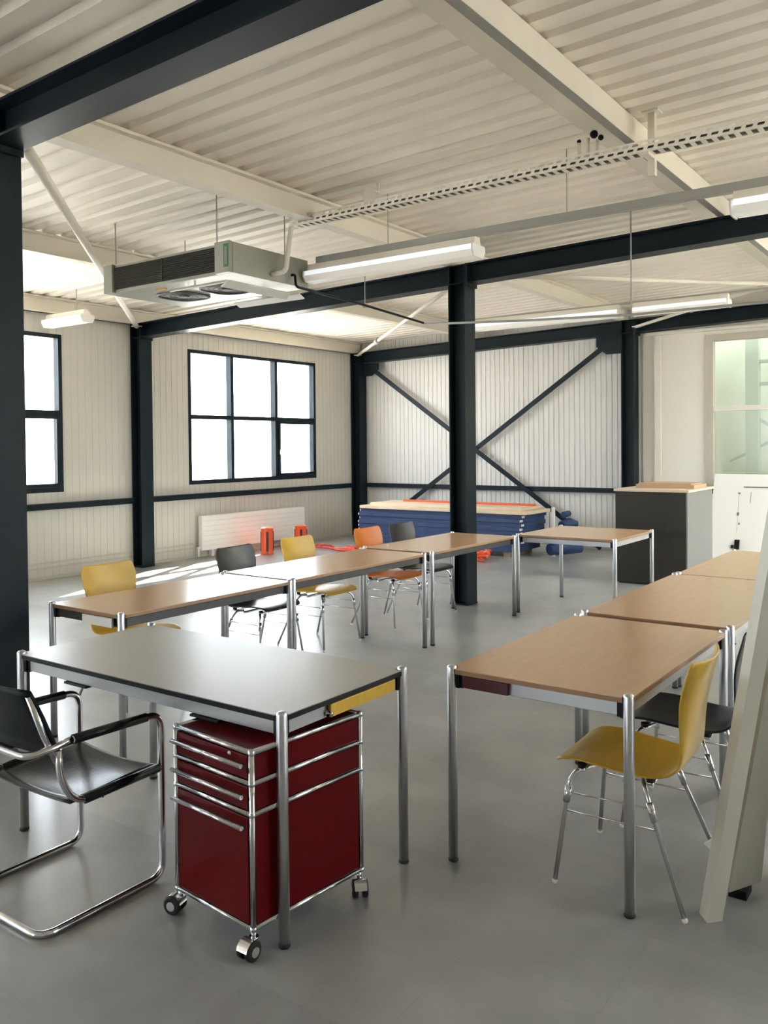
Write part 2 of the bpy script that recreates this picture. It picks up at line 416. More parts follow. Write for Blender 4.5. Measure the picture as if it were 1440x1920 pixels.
# ------------------------------------------------------------------ trims
t = MB()
t.box(XW + 0.004, XW + 0.022, YF, YB - 0.1, 0.0, 0.035)
struct(t, 'baseboard_left', PIPEM)
for z, w in ((0.13, 'lower'), (0.19, 'upper')):
    t = MB(); t.box(XW + 0.004, XW + 0.018, YF + .1, 8.35, z, z + 0.018, 0.003); tag(t.build('heating_pipe', PIPEM), 'thin cream heating pipe along the foot of the window wall, %s of two' % w, 'pipe')
t = MB(); t.box(XW + 0.15, XR, YB - 0.05, YB - 0.008, 0.0, 0.04); struct(t, 'baseboard_back', WALLM)
t = MB(); t.box(-4.15, XR, YB - 0.09, YB - 0.02, 3.13, 3.17); t.box(-4.15, XR, YB - 0.06, YB - 0.02, 3.24, 3.30); struct(t, 'trim_1', WHITEP)
t = MB(); t.box(-4.15, -3.15, YB - 0.09, YB - 0.021, 0.88, 0.965); struct(t, 'trim_2', STEEL)
t = MB(); t.box(XW + 0.004, XW + 0.05, YF, YB - 0.15, 3.235, 3.262); struct(t, 'trim_3', STEEL)
t = MB(); t.box(-4.02, -3.93, YB - 0.06, YB - 0.021, 0.0, 3.12); struct(t, 'trim_4', WALLR)

# ------------------------------------------------------------------ steel frame
def hprofile(w, h, tf, tw):
    return [(-w/2, -h/2), (w/2, -h/2), (w/2, -h/2 + tf), (tw/2, -h/2 + tf), (tw/2, h/2 - tf), (w/2, h/2 - tf), (w/2, h/2), (-w/2, h/2), (-w/2, h/2 - tf), (-tw/2, h/2 - tf), (-tw/2, -h/2 + tf), (-w/2, -h/2 + tf)]
def column(x, y, top, label, gusset=()):
    root = thing('steel_column', label, 'column', (x, y, 0), group=None)
    mb = MB(); pr = hprofile(0.20, 0.19, 0.013, 0.009)   # flanges face +-x
    mb.poly([(b, a, 0.012) for a, b in pr], (0, 0, top - 0.012)); mb.build('column_shaft', STEEL, root)
    MB().box(-0.102, 0.102, -0.102, 0.102, 0.0, 0.012, 0.002).build('base_plate', STEEL, root)
    st = MB()
    zb = top - 0.19
    for z in (zb, top - 0.012):
        for sy in (-1, 1): st.box(-0.082, 0.082, min(0.005 * sy, 0.098 * sy), max(0.005 * sy, 0.098 * sy), z, z + 0.011)
    st.build('stiffener', STEEL, root)
    return root
X1, X2 = -9.30, -4.35
cl = {
 (X2, 2.51): 'nearest dark steel column at the left edge of the photo',
 (X2, 7.39): 'dark steel column standing free in the middle of the room',
 (X2, 12.16): 'dark steel column on the back wall beside the dark cabinet',
 (X1, 7.39): 'dark steel column on the window wall left of the radiator',
 (X1, 12.16): 'dark steel column in the far corner behind the blue stack'}
for (x, y), lb in cl.items(): column(x, y, beam_top(x) - 0.19 + 0.19 * (1 if x == X1 else 1), lb)

def beam(xa, xb, y, label, h=0.19, w=0.19):
    root = thing('roof_beam', label, 'beam', (xa, y, 0))
    za, zb = beam_top(xa), beam_top(xb); L = xb - xa
    mb = MB(); A = []
    pr = hprofile(w, h, 0.014, 0.009)
    va = [mb.bm.verts.new((0, a, za - h / 2 + b)) for a, b in pr]; vb = [mb.bm.verts.new((L, a, zb - h / 2 + b)) for a, b in pr]
    mb.bm.faces.new(va); mb.bm.faces.new(vb[::-1]); n = len(pr)
    for i in range(n): mb.bm.faces.new((va[i], vb[i], vb[(i + 1) % n], va[(i + 1) % n]))
    mb.build('beam_section', STEEL, root)
    ep = MB(); ep.box(-0.004, 0.018, -0.1, 0.1, za - h - 0.035, za + 0.0); ep.build('end_plate', STEEL, root)
    return root
for y, n1, n2 in ((2.51, None, 'dark steel roof beam crossing the upper left, nearest of the beams'),
                  (7.39, 'dark steel roof beam from the window wall to the middle column', 'dark steel roof beam running right from the middle column'),
                  (12.16, 'dark steel roof beam above the crossed braces on the back wall', 'dark steel roof beam above the pale greenish back window')):
    if n1: beam(X1 + 0.104, X2 - 0.104, y, n1)
    beam(X2 + 0.104, XR - 0.05, y, n2)

# purlins (run along y)
def purlin(x, label, w=0.10, h=0.185):
    mb = MB(); z0 = beam_top(x) + 0.001; z1 = deck_z(x) - 0.003
    pr = [(-w/2, 0), (w/2, 0), (w/2, 0.008), (0.005, 0.008), (0.005, h - 0.02), (w/2, h - 0.02), (w/2, h), (-w/2, h), (-w/2, h - 0.012), (-0.005, h - 0.012), (-0.005, 0.008), (-w/2, 0.008)]
    hh = z1 - z0
    mb.poly([(x + a, YF + 0.02, z0 + b * hh / h) for a, b in pr], (0, YB - YF - 0.06, 0))
    o = mb.build('roof_purlin', WHITEP); tag(o, label, 'purlin')
    return o
purlin(-9.33, 'white roof purlin against the top of the window wall')
purlin(-6.85, 'white roof purlin between the window wall and the dark columns')
purlin(-4.42, 'white roof purlin passing over the tops of the inner dark columns', w=0.12)
# purlin with shade painted grey on its underside, beside a flat closing strip
pb = thing('wide_roof_purlin', 'wide white roof purlin with shade painted grey on its underside, overhead at the right', 'purlin')
zb = 3.466; zt = deck_z(-1.87) - 0.004
MB().box(-1.908, -1.850, YF + 0.02, YB - 0.04, zb + 0.003, zt).build('purlin_web', WHITEP, pb)
MB().box(-1.907, -1.851, YF + 0.02, YB - 0.04, zb, zb + 0.003).build('shade_underside', SHADEGREY, pb)
MB().box(-2.18, -1.909, YF + 0.02, YB - 0.04, zt - 0.014, zt + 0.006).build('closing_strip', WHITEP, pb)

# girts on the walls
def girt(name, label, a, b):
    mb = MB(); a = Vector(a); b = Vector(b)
    lo = Vector((min(a.x, b.x), min(a.y, b.y), a.z)); hi = Vector((max(a.x, b.x), max(a.y, b.y), b.z))
    mb.box(lo.x, hi.x, lo.y, hi.y, lo.z, hi.z); return tag(mb.build(name, STEEL), label, 'rail')
girt('wall_rail', 'dark horizontal rail on the window wall below the six pane window', (XW + 0.008, 7.50, 0.85), (XW + 0.09, 12.05, 0.925))
girt('wall_rail', 'dark horizontal rail on the window wall between the two left columns', (XW + 0.008, 2.5, 0.85), (XW + 0.09, 7.28, 0.925))
girt('wall_rail', 'dark horizontal rail crossing the back wall behind the blue stack', (-9.18, YB - 0.09, 0.855), (-4.47, YB - 0.009, 0.925))

# wind braces on back wall
def brace(a, b, w, h, m, label, name='wind_brace', y=None):
    root = thing(name, label, 'brace')
    a = Vector(a); b = Vector(b)
    mb = MB(); mb.bar(a, b, w, h, up=(0, 1, 0)); mb.build('brace_bar', m, root)
    return root
br1 = brace((-9.02, YB - 0.13, 2.96), (-4.80, YB - 0.13, 0.03), 0.075, 0.012, STEEL, 'dark diagonal brace falling from the corner column to the right')
MB().poly([(-9.19, YB - 0.155, 3.04), (-8.84, YB - 0.155, 3.04), (-8.84, YB - 0.155, 2.93), (-9.0, YB - 0.155, 2.82), (-9.19, YB - 0.155, 2.82)], (0, 0.01, 0)).build('gusset_plate', STEEL, br1)
br2 = brace((-4.66, YB - 0.105, 3.08), (-9.10, YB - 0.105, 0.03), 0.075, 0.012, STEEL, 'dark diagonal brace rising from the corner to the right hand column')
MB().poly([(-4.46, YB - 0.155, 3.17), (-4.85, YB - 0.155, 3.16), (-4.85, YB - 0.155, 3.02), (-4.70, YB - 0.155, 2.90), (-4.46, YB - 0.155, 2.90)], (0, 0.01, 0)).build('gusset_plate', STEEL, br2)

# roof bracing rods (white tubes)
def rod(a, b, r, label, buckle=None):
    root = thing('roof_brace', label, 'brace')
    MB().cyl(a, b, r, 12).build('brace_tube', WHITEP, root)
    a, b = Vector(a), Vector(b); d = (b - a).normalized()
    e = MB(); e.box(b.x - .05, b.x + .05, b.y - .05, b.y + .05, b.z - .006, b.z + .006); e.build('end_lug', WHITEP, root)
    if buckle:
        p = a.lerp(b, buckle); MB().cyl(p - d * 0.1, p + d * 0.1, r * 1.9, 10).build('turnbuckle', GREYP, root)
    return root
rod((-4.42, 2.74, 3.28), (-9.22, 7.26, 3.19), 0.032, 'white diagonal roof brace running from the nearest column to the window wall')
rod((-4.40, 7.53, 3.28), (-9.20, 12.02, 3.19), 0.024, 'white diagonal roof brace ending above the far corner column', 0.72)
rod((-4.30, 7.60, 3.30), (-2.06, 10.2, 3.34), 0.022, 'thin white diagonal roof brace right of the middle column')
rod((-2.06, 10.25, 3.34), (-4.2, 12.02, 3.25), 0.022, 'thin white diagonal roof brace meeting the back right column', 0.5)

# ------------------------------------------------------------------ ceiling services
# perforated cable tray
def tray():
    x0, x1, y, z = -4.60, 5.4, 5.13, 3.345
    root = thing('cable_tray', 'white perforated cable tray hanging across the ceiling', 'cable tray', (0, y, z))
    mb = MB(); p = 0.062
    for a, b in ((0.0, 0.013), (0.028, 0.040), (0.055, 0.068)): mb.box(x0, x1, 0.0, 0.003, a, b)
    x = x0
    while x < x1 - p:
        for q, (a, b) in ((0, (0.013, 0.028)), (p / 2, (0.040, 0.055))):
            mb.poly([(x + q, 0, a), (x + q + 0.024, 0, a), (x + q + 0.030, 0, b), (x + q + 0.006, 0, b)], (0, 0.003, 0))
        x += p
    mb.build('tray_side', TRAYW, root)
    MB().box(x0, x1, 0.10, 0.103, 0.0, 0.068).build('tray_side', WHITEP, root)
    m2 = MB(); m2.box(x0, x1, 0.003, 0.016, 0.0, 0.002); m2.box(x0, x1, 0.087, 0.10, 0.0, 0.002)
    x = x0 + 0.02
    while x < x1 - p:
        m2.box(x, x + 0.03, 0.016, 0.087, 0.0, 0.002); x += p
    m2.build('tray_bottom', WHITEP, root)
    c = MB()  # added cables, make the tray holes look dark inside
    for k in range(5): c.tube([(x0 + 0.1, 0.018 + 0.015 * k, 0.014 + 0.012 * (k % 2)), (0, 0.020 + 0.015 * k, 0.016), (x1 - 0.1, 0.018 + 0.015 * k, 0.014)], 0.0075, 6)
    for k in range(4): c.tube([(x0 + 0.15, 0.018 + 0.02 * k, 0.034 + 0.008 * (k % 2)), (x1 - 0.1, 0.018 + 0.02 * k, 0.038)], 0.0075, 6)
    tag(c.build('added_tray_cables', CABLEG, None), 'grey cables added in the white perforated tray to darken its holes', 'cables').location = (0, y, z)
    return root
tr = tray()
h = thing('tray_hanger', 'white hanger post holding the cable tray beside the wide purlin', 'hanger', (-1.735, 5.262, 0)); zt = deck_z(-1.735) - 0.002
MB().box(-0.022, 0.022, -0.022, 0.022, 3.227, zt - 0.008, 0.003).build('hanger_post', WHITEP, h)
MB().box(-0.05, 0.05, -0.05, 0.05, zt - 0.008, zt).build('ceiling_plate', WHITEP, h)
MB().box(-0.022, 0.022, -0.135, -0.022, 3.325, 3.344).build('tray_arm', WHITEP, h)
h = thing('tray_hanger', 'short white bracket clamped on the cable tray near the lamp', 'hanger', (-3.80, 5.18, 0)); zt = deck_z(-3.80) - 0.002
MB().box(-0.055, 0.05, -0.055, -0.052, 3.40, 3.50).build('bracket_plate', WHITEP, h)
MB().box(-0.01, 0.01, -0.052, 0.06, 3.49, 3.50).box(-0.01, 0.01, 0.05, 0.06, 3.50, zt).build('bracket_arm', WHITEP, h)
jc = thing('junction_box', 'small cluster of white conduit and black connectors above the tray', 'junction box', (-2.12, 5.19, 3.395))
for x, hh in ((0, .13), (-.06, .11), (.06, .10)): MB().cyl((x, 0, 0), (x, 0, hh), 0.011, 10).build('conduit_stub', WHITEP, jc)
for x, y, z, r in ((0.04, 0, 0.145, 0.026), (-0.06, 0, 0.12, 0.014), (0.085, 0, 0.115, 0.018)): MB().ball((x, y, z), r).build('connector', BLACKPL, jc)
cd = thing('conduit_drop', 'white bent conduit dropping from the tray to the air unit', 'conduit')
MB().tube(arc([(-4.45, 5.18, 3.375), (-4.62, 5.18, 3.375), (-4.63, 5.17, 3.30), (-4.62, 5.10, 2.98), (-4.735, 5.06, 2.97)], 0.05), 0.020, 12).build('conduit_pipe', WHITEP, cd)

# lamp trunking, lamps
TY, TZ = 5.5, 3.11
trk = thing('lamp_trunking', 'long grey metal channel carrying the fluorescent lamps', 'channel', (0, TY, TZ))
MB().box(-4.62, 5.4, -0.03, 0.03, 0.0, 0.055, 0.003).build('channel_body', GREYP, trk)
for x in (-3.9, -2.4, -0.9, 0.6): MB().cyl((x, 0, 0.055), (x, 0, deck_z(x) - TZ - 0.003), 0.003, 6).build('hanger_rod', GREYP, trk)
def lamp(x0, x1, y, z, label, tilt=0):
    root = thing('fluorescent_lamp', label, 'lamp', ((x0 + x1) / 2, y, z)); L = (x1 - x0) / 2
    MB().poly([(-L, -0.05, 0.0), (-L, 0.05, 0.0), (-L, 0.035, 0.06), (-L, -0.035, 0.06)], (2 * L, 0, 0)).build('lamp_housing', WHITEP, root)
    MB().poly([(-L + 0.01, a, b) for a, b in [(-0.085, -0.002), (0.085, -0.002), (0.092, -0.04), (-0.092, -0.04)]], (2 * L - 0.02, 0, 0)).build('lit_diffuser', LAMPDIF, root)
    MB().poly([(-L + 0.01, a, b) for a, b in [(-0.090, -0.0405), (0.090, -0.0405), (0.062, -0.085), (-0.062, -0.085)]], (2 * L - 0.02, 0, 0)).build('lower_cover', LAMPLOW, root)
    for sx in (-1, 1): MB().poly([(sx * L, a, b) for a, b in [(-0.09, 0.0), (0.09, 0.0), (0.096, -0.04), (0.066, -0.09), (-0.066, -0.09), (-0.096, -0.04)]], (sx * 0.012, 0, 0)).build('end_cap', WHITE, root)
    return root
lamp(-4.70, -3.10, TY, TZ - 0.062, 'bright fluorescent lamp beside the air unit, above the middle column')
lamp(-1.31, 0.25, TY, TZ - 0.062, 'fluorescent lamp on the channel at the right edge')
lamp(-5.55, -3.62, 9.8, 3.155, 'far fluorescent lamp left of the back right column')
lamp(-3.45, -2.4, 9.8, 3.155, 'far fluorescent lamp right of the back right column')
lamp(-9.25, -8.50, 6.0, 3.125, 'short white lamp beside the window wall, left of the air unit')
hr2 = MB().cyl((-8.7, 6.0, 3.186), (-8.7, 6.0, deck_z(-8.7) - 0.002), 0.006, 6)
tag(hr2.build('hanger_rod', GREYP), 'thin rod holding the short lamp beside the window wall', 'rod')
MB().box(-5.7, 5.0, 9.785, 9.815, 3.216, 3.236).build('lamp_trunking', GREYP)
tag(bpy.context.scene.objects['lamp_trunking.001'], 'thin grey channel carrying the far lamp over the back bay', 'channel')

# thin conduit and black cable
tc = thing('hanging_conduit', 'thin grey conduit hanging behind the middle column beam', 'conduit', (0, 7.2, 0))
MB().tube([(-4.67, 0, 2.80), (-3.6, 0, 2.735), (-2.56, 0, 2.69), (-1.0, 0, 2.68), (5.0, 0, 2.75)], 0.011, 8).build('conduit_pipe', GREYP, tc)
MB().cyl((-2.56, 0, 2.66), (-2.56, 0, deck_z(-2.56)), 0.007, 6).build('hanger_rod', GREYP, tc)
cb = MB(); cb.tube(arc([(-4.735, 5.3, 3.00), (-4.70, 5.3, 3.0), (-4.69, 5.3, 2.90), (-4.64, 5.45, 2.88), (-4.66, 6.2, 2.86), (-4.67, 7.18, 2.81)], 0.03), 0.011, 8)
tag(cb.build('black_cable', BLACKPL), 'black cable running from the air unit to the hanging conduit', 'cable')
hr = MB().cyl((-5.41, 7.2, 3.06), (-5.41, 7.2, deck_z(-5.41)), 0.006, 6); hr.box(-5.43, -5.39, 7.19, 7.21, 3.04, 3.06)
tag(hr.build('hanger_rod', GREYP), 'thin rod hanging in front of the beam between lamp and window', 'rod')

# AC / unit cooler
ac = thing('air_unit', 'grey ceiling hung air unit with dark grille and two bottom fans', 'air conditioner', (-5.51, 5.04, 2.92))
MB().box(-0.77, 0.77, -0.40, 0.47, 0.0, 0.235, 0.004).build('casing', ACBODY, ac)
g = MB(); g.box(-0.64, 0.60, -0.412, -0.401, 0.028, 0.212)
for k in range(13): g.box(-0.64, 0.60, -0.422, -0.412, 0.030 + k * 0.0145, 0.036 + k * 0.0145)
g.box(-0.03, -0.02, -0.425, -0.412, 0.028, 0.212); g.build('intake_grille', GRILLE, ac)
MB().box(0.61, 0.765, -0.44, -0.401, 0.0, 0.24, 0.003).build('end_cap', ACBODY, ac)
MB().box(-0.765, -0.65, -0.44, -0.401, 0.0, 0.24, 0.003).build('end_cap', ACBODY, ac)
gs = MB(); gs.box(0.71, 0.762, -0.443, -0.4405, 0.04, 0.215); gs2 = gs.build('green_label_border', GREEN, ac)
MB().box(0.722, 0.75, -0.4445, -0.4431, 0.06, 0.195).build('label_field', CABGREY, ac)
for x in (-0.28, 0.26):
    fr = MB(); fr.tube(arc_closed([(x - .20, .23, -.010), (x + .20, .23, -.010), (x + .20, -.17, -.010), (x - .20, -.17, -.010)], 0.17, 8), 0.009, 8, closed=True)
    fg = fr.build('fan_ring', FANG, ac)
    fb = MB(); fb.lathe([(0.05, -0.02), (0.05, -0.003)], x, 0.03)
    for k in range(5):
        fb.tube([(x + (0.04 + 0.04 * k) * math.cos(a * math.pi / 12), 0.03 + (0.04 + 0.04 * k) * math.sin(a * math.pi / 12), -0.012) for a in range(24)], 0.003, 5, closed=True)
    fb.build('fan_guard', FANG, ac)
    MB().lathe([(0.18, -0.004), (0.18, -0.001)], x, 0.03, 28).build('fan_opening', CABGREY, ac)
fl = MB()
fl.box(0.02, 0.66, -0.385, -0.345, -0.055, -0.045, rot=Matrix.Rotation(R(35), 3, 'X')); fl.box(-0.02, 0.74, 0.38, 0.46, -0.07, -0.06, rot=Matrix.Rotation(R(-25), 3, 'X'))
fl.box(0.56, 0.66, -0.33, 0.42, -0.06, -0.05, rot=Matrix.Rotation(R(-20), 3, 'Y'))
fl.box(0.30, 0.306, -0.375, -0.355, -0.05, -0.002); fl.box(0.30, 0.306, 0.40, 0.44, -0.06, -0.002)
fl.build('louvre_flaps', WHITE, ac)
for x, y in ((-0.62, -0.42), (0.62, -0.42), (0.62, 0.35), (-0.62, 0.35)):
    MB().cyl((x, y, 0.24), (x, y, deck_z(-5.51 + x) - 2.92 - 0.003), 0.005, 6).build('hanger_rod', GREYP, ac)
MB().box(-0.25, -0.12, -0.30, -0.29, -0.013, -0.001).build('warning_label', mat('orange_label', (0.7, 0.35, 0.08), 0.5), ac)

# ------------------------------------------------------------------ tables
def make_table(x0, x1, y0, y1, label, cat='table', top=BEECH, edge=BEECHX, group=None, name='table', under=True, apron=None):
    H = 0.74; root = thing(name, label, cat, ((x0 + x1) / 2, (y0 + y1) / 2, 0), group=group)
    W, D = (x1 - x0) / 2, (y1 - y0) / 2; th = 0.020; r = 0.0185
    def rect(w, d, z0, z1, ch):
        m = MB(); pts = [(-w + ch, -d), (w - ch, -d), (w - ch, -d + ch), (w, -d + ch), (w, d - ch), (w - ch, d - ch), (w - ch, d), (-w + ch, d), (-w + ch, d - ch), (-w, d - ch), (-w, -d + ch), (-w + ch, -d + ch)]
        m.poly([(a, b, z0) for a, b in pts], (0, 0, z1 - z0)); return m
    tp = rect(W - 0.0005, D - 0.0005, H - 0.003, H, 0.030).build('tabletop', top, root)
    rect(W, D, H - th, H - 0.0031, 0.030).build('edge_band', edge, tp)
    fr = MB(); z1 = H - th - 0.006; z0 = z1 - 0.045; ins = 0.022
    fr.box(-W + 0.05, W - 0.05, -D + ins, -D + ins + 0.022, z0, z1, 0.002); fr.box(-W + 0.05, W - 0.05, D - ins - 0.022, D - ins, z0, z1, 0.002)
    fr.box(-W + ins, -W + ins + 0.022, -D + 0.05, D - 0.05, z0, z1, 0.002); fr.box(W - ins - 0.022, W - ins, -D + 0.05, D - 0.05, z0, z1, 0.002)
    fr.build('apron_frame', apron or APRON, root)
    for sx in (-1, 1):
        for sy in (-1, 1):
            lx, ly = sx * (W - 0.011), sy * (D - 0.011)
            lg = MB().lathe([(r, 0.012), (r, H + 0.001), (r * 0.9, H + 0.007), (r * 0.55, H + 0.011), (0.0, H + 0.012)], lx, ly, 20).build('leg', LEGSTEEL, root)
            MB().lathe([(r * 0.9, 0.0), (r * 1.05, 0.003), (r * 1.05, 0.012)], lx, ly, 16).build('foot_cap', RUBBER, lg)
            bk = MB(); bk.box(min(lx, lx - sx * 0.045), max(lx, lx - sx * 0.045), ly - sy * 0.02 - 0.012, ly - sy * 0.02 + 0.012, z0 - 0.004, z1 + 0.004, 0.002)
            bk.box(lx - sx * 0.02 - 0.012, lx - sx * 0.02 + 0.012, min(ly, ly - sy * 0.045), max(ly, ly - sy * 0.045), z0 - 0.004, z1 + 0.004, 0.002)
            bk.build('corner_bracket', BLACKPL, root)
    if under:
        for k in (-0.45, 0.45):
            u = MB()
            if W > D: u.box(k * W * 1.1 - 0.07, k * W * 1.1 + 0.07, -D + 0.012, D - 0.05, z0 - 0.010, z0 - 0.001, 0.002)
            else: u.box(-W + 0.05, W - 0.05, k * D * 1.1 - 0.05, k * D * 1.1 + 0.05, z0 + 0.01, z1, 0.002)
            u.build('cross_rail', BLACKPL, root)
    return root
desk = make_table(-3.306, -1.826, 1.974, 2.667, 'grey topped desk with black edge, nearest table at the left', 'desk', LINO, BLACKPL, name='desk')
la = MB(); la.lathe([(0.012, 0), (0.014, 0.004), (0.006, 0.016), (0.008, 0.022), (0.0, 0.024)], 0, 0, 12)
lo = la.build('lock_knob', CHROME, desk); lo.rotation_euler = (0, R(90), 0); lo.location = (0.72, -0.10, 0.685)
make_table(-1.701, -0.990, 2.766, 3.990, 'beech topped table in the right row, nearest and beside the yellow chair')
make_table(-1.710, -0.985, 4.075, 5.575, 'beech topped table in the right row, middle of three')
make_table(-1.700, -0.975, 5.600, 7.040, 'beech topped table in the right row, farthest of three')
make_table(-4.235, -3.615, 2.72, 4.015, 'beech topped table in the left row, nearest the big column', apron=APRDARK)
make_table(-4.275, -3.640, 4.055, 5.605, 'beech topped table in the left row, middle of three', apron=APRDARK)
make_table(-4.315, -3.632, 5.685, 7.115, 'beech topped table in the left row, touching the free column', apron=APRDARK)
make_table(-3.695, -2.728, 7.255, 8.262, 'square beech topped table in front of the dark cabinet')
yp = MB().box(-1.842, -1.828, 2.22, 2.598, 0.672, 0.716, 0.002)
tag(yp.build('yellow_panel', YELLOW), 'narrow yellow panel under the right edge of the grey topped desk', 'panel')
wp = MB().box(-3.93, -3.68, 2.714, 2.728, 0.668, 0.716, 0.002)
tag(wp.build('white_panel', WHITE), 'small white panel under the end edge of the left row table nearest the big column', 'panel')
mt = MB().box(-1.640, -1.450, 2.770, 2.786, 0.672, 0.716, 0.002)
tag(mt.build('dark_red_panel', MAROON), 'small dark red panel under the left front edge of the nearest right hand table', 'panel')

# ------------------------------------------------------------------ shell chairs
def shell_mesh(m):
    # centre-line profile in (y, z), front of the seat at negative y
    prof = [(-0.240, 0.425, 0.175), (-0.222, 0.440, 0.200), (-0.18, 0.447, 0.212), (-0.10, 0.445, 0.215), (-0.02, 0.436, 0.213), (0.06, 0.428, 0.206),
            (0.12, 0.427, 0.196), (0.165, 0.436, 0.182), (0.192, 0.458, 0.170), (0.206, 0.49, 0.163), (0.214, 0.53, 0.163), (0.221, 0.58, 0.172), (0.230, 0.64, 0.188),
            (0.242, 0.70, 0.202), (0.256, 0.76, 0.209), (0.268, 0.80, 0.207), (0.276, 0.828, 0.196), (0.281, 0.842, 0.172)]
    n = 14; bm = bmesh.new(); rows = []
    for i, (y, z, w) in enumerate(prof):
        row = []
        for k in range(n + 1):
            u = -1 + 2 * k / n
            back = max(0.0, min(1.0, (z - 0.46) / 0.25)); seat = 1 - back
            yy = y - 0.035 * back * (abs(u) ** 2.2); zz = z + (0.012 * seat * (abs(u) ** 2.5)) - 0.0 * back
            if i <= 1: zz -= 0.008 * u * u
            if i >= len(prof) - 2: zz += 0.010 * abs(u) ** 3
            row.append(bm.verts.new((u * w, yy, zz)))
        rows.append(row)
    for a, b in zip(rows, rows[1:]):
        for k in range(n):
            f = bm.faces.new((a[k], a[k + 1], b[k + 1], b[k])); f.smooth = True
    me = bpy.data.meshes.new('seat_shell'); bm.to_mesh(me); bm.free(); me.materials.append(m)
    return me
def make_chair(m):
    root = thing('shell_chair', 'x', 'chair')
    o = bpy.data.objects.new('seat_shell', shell_mesh(m)); COL.objects.link(o); o.parent = root
    so = o.modifiers.new('thick', 'SOLIDIFY'); so.thickness = 0.011; so.offset = 0
    su = o.modifiers.new('sub', 'SUBSURF'); su.levels = 1; su.render_levels = 2
    r = 0.0085
    for sx in (-1, 1):
        # front and rear legs of one side are separate bent tubes meeting under the seat
        fl = MB().tube(arc([(sx * 0.10, -0.12, 0.408), (sx * 0.165, -0.155, 0.408), (sx * 0.195, -0.180, 0.375), (sx * 0.235, -0.222, 0.012)], 0.02), r, 10).build('leg', CHROME, root)
        rl = MB().tube(arc([(sx * 0.10, 0.06, 0.400), (sx * 0.155, 0.075, 0.402), (sx * 0.180, 0.095, 0.370), (sx * 0.248, 0.238, 0.012)], 0.02), r, 10).build('leg', CHROME, root)
        MB().ball((sx * 0.2355, -0.2225, 0.0105), 0.0105, 10).build('foot_glide', WHITE, fl)
        MB().ball((sx * 0.248, 0.2385, 0.0105), 0.0105, 10).build('foot_glide', WHITE, rl)
        w = MB()
        for z in (0.33, 0.265):
            ta = (0.385 - z) / (0.385 - 0.012); tb = (0.375 - z) / (0.375 - 0.012)
            w.cyl((sx * (0.195 + 0.040 * ta), -0.180 - 0.042 * ta, z), (sx * (0.180 + 0.068 * tb), 0.095 + 0.143 * tb, z), 0.0028, 6)
        w.build('side_wire', CHROME, root)
        MB().tube([(sx * 0.198, -0.1825, 0.352), (sx * 0.204, -0.1895, 0.295)], 0.0125, 12).build('clamp_sleeve', CHROME, fl)
        MB().tube([(sx * 0.184, 0.103, 0.350), (sx * 0.196, 0.127, 0.290)], 0.0125, 12).build('clamp_sleeve', CHROME, rl)
    s = MB()
    for y in (-0.15, 0.10): s.box(-0.17, 0.17, y - 0.012, y + 0.012, 0.402, 0.412, 0.002)
    s.tube([(-0.16, 0.01, 0.398), (0.16, 0.01, 0.398)], 0.009, 8)
    s.build('seat_bracket', CHROME, root)
    for sx in (-1, 1):
        for y in (-0.15, 0.10): MB().lathe([(0.013, 0.405), (0.016, 0.418), (0.016, 0.425)], sx * 0.15, y, 10).build('seat_buffer', RUBBER, root)
    return root
protos = {}
def chair(color, x, y, rz, label, group=None):
    m = {'yellow': YELLOW, 'black': BLACKPLY, 'orange': ORANGE}[color]
    if color not in protos: c = make_chair(m); protos[color] = c
    else: c = copy_tree(protos[color])
    c.location = (x, y, 0); c.rotation_euler = (0, 0, rz); c['label'] = label
    if group: c['group'] = group
    return c
chair('yellow', -1.085, 3.08, R(-88), 'yellow plywood shell chair tucked at the nearest right hand table')
chair('black', -1.055, 3.66, R(-86), 'black plywood shell chair behind the yellow one, right side', )
chair('yellow', -4.42, 3.42, R(91), 'yellow plywood shell chair at the left row, nearest the big column')
chair('black', -4.40, 4.53, R(92), 'black plywood shell chair at the left row in front of the radiator')
chair('yellow', -4.44, 5.27, R(91), 'yellow plywood shell chair at the left row, middle of the row')
chair('orange', -4.42, 6.20, R(90), 'orange plywood shell chair at the far end of the left row')
chair('black', -4.42, 6.74, R(88), 'black plywood shell chair between the orange chair and the free column')

# ------------------------------------------------------------------ red pedestal on castors
PX0, PX1, PY0, PY1, PZ0, PZ1 = -2.246, -1.854, 1.907, 2.401, 0.088, 0.640
pd = thing('drawer_pedestal', 'dark red metal drawer pedestal on castors under the desk corner', 'drawer unit', ((PX0 + PX1) / 2, (PY0 + PY1) / 2, 0), R(-5.3))
W, D = (PX1 - PX0) / 2, (PY1 - PY0) / 2; rr = 0.0095
levels = [PZ0, 0.446, 0.543, PZ1]
tb = MB()
for sx in (-1, 1):
    for sy in (-1, 1): tb.cyl((sx * W, sy * D, PZ0), (sx * W, sy * D, PZ1), rr, 12)
for z in levels:
    for sx in (-1, 1): tb.cyl((sx * W, -D, z), (sx * W, D, z), rr * 0.92, 12)
    for sy in (-1, 1): tb.cyl((-W, sy * D, z), (W, sy * D, z), rr * 0.92, 12)
    for sx in (-1, 1):
        for sy in (-1, 1): tb.ball((sx * W, sy * D, z), 0.0125)
tb.build('tube_frame', CHROME, pd)
for sx in (-1, 1):
    p = MB()
    for a, b in zip(levels, levels[1:]): p.box(sx * W - 0.002, sx * W + 0.002, -D + 0.012, D - 0.012, a + 0.011, b - 0.011)
    p.build('side_panel', RED, pd)
p = MB()
for a, b in zip(levels, levels[1:]): p.box(-W + 0.012, W - 0.012, D - 0.002, D + 0.002, a + 0.011, b - 0.011)
p.build('back_panel', RED, pd)
MB().box(-W + 0.008, W - 0.008, -D + 0.008, D - 0.008, PZ1 - 0.004, PZ1 + 0.003, 0.001).build('top_panel', RED, pd)
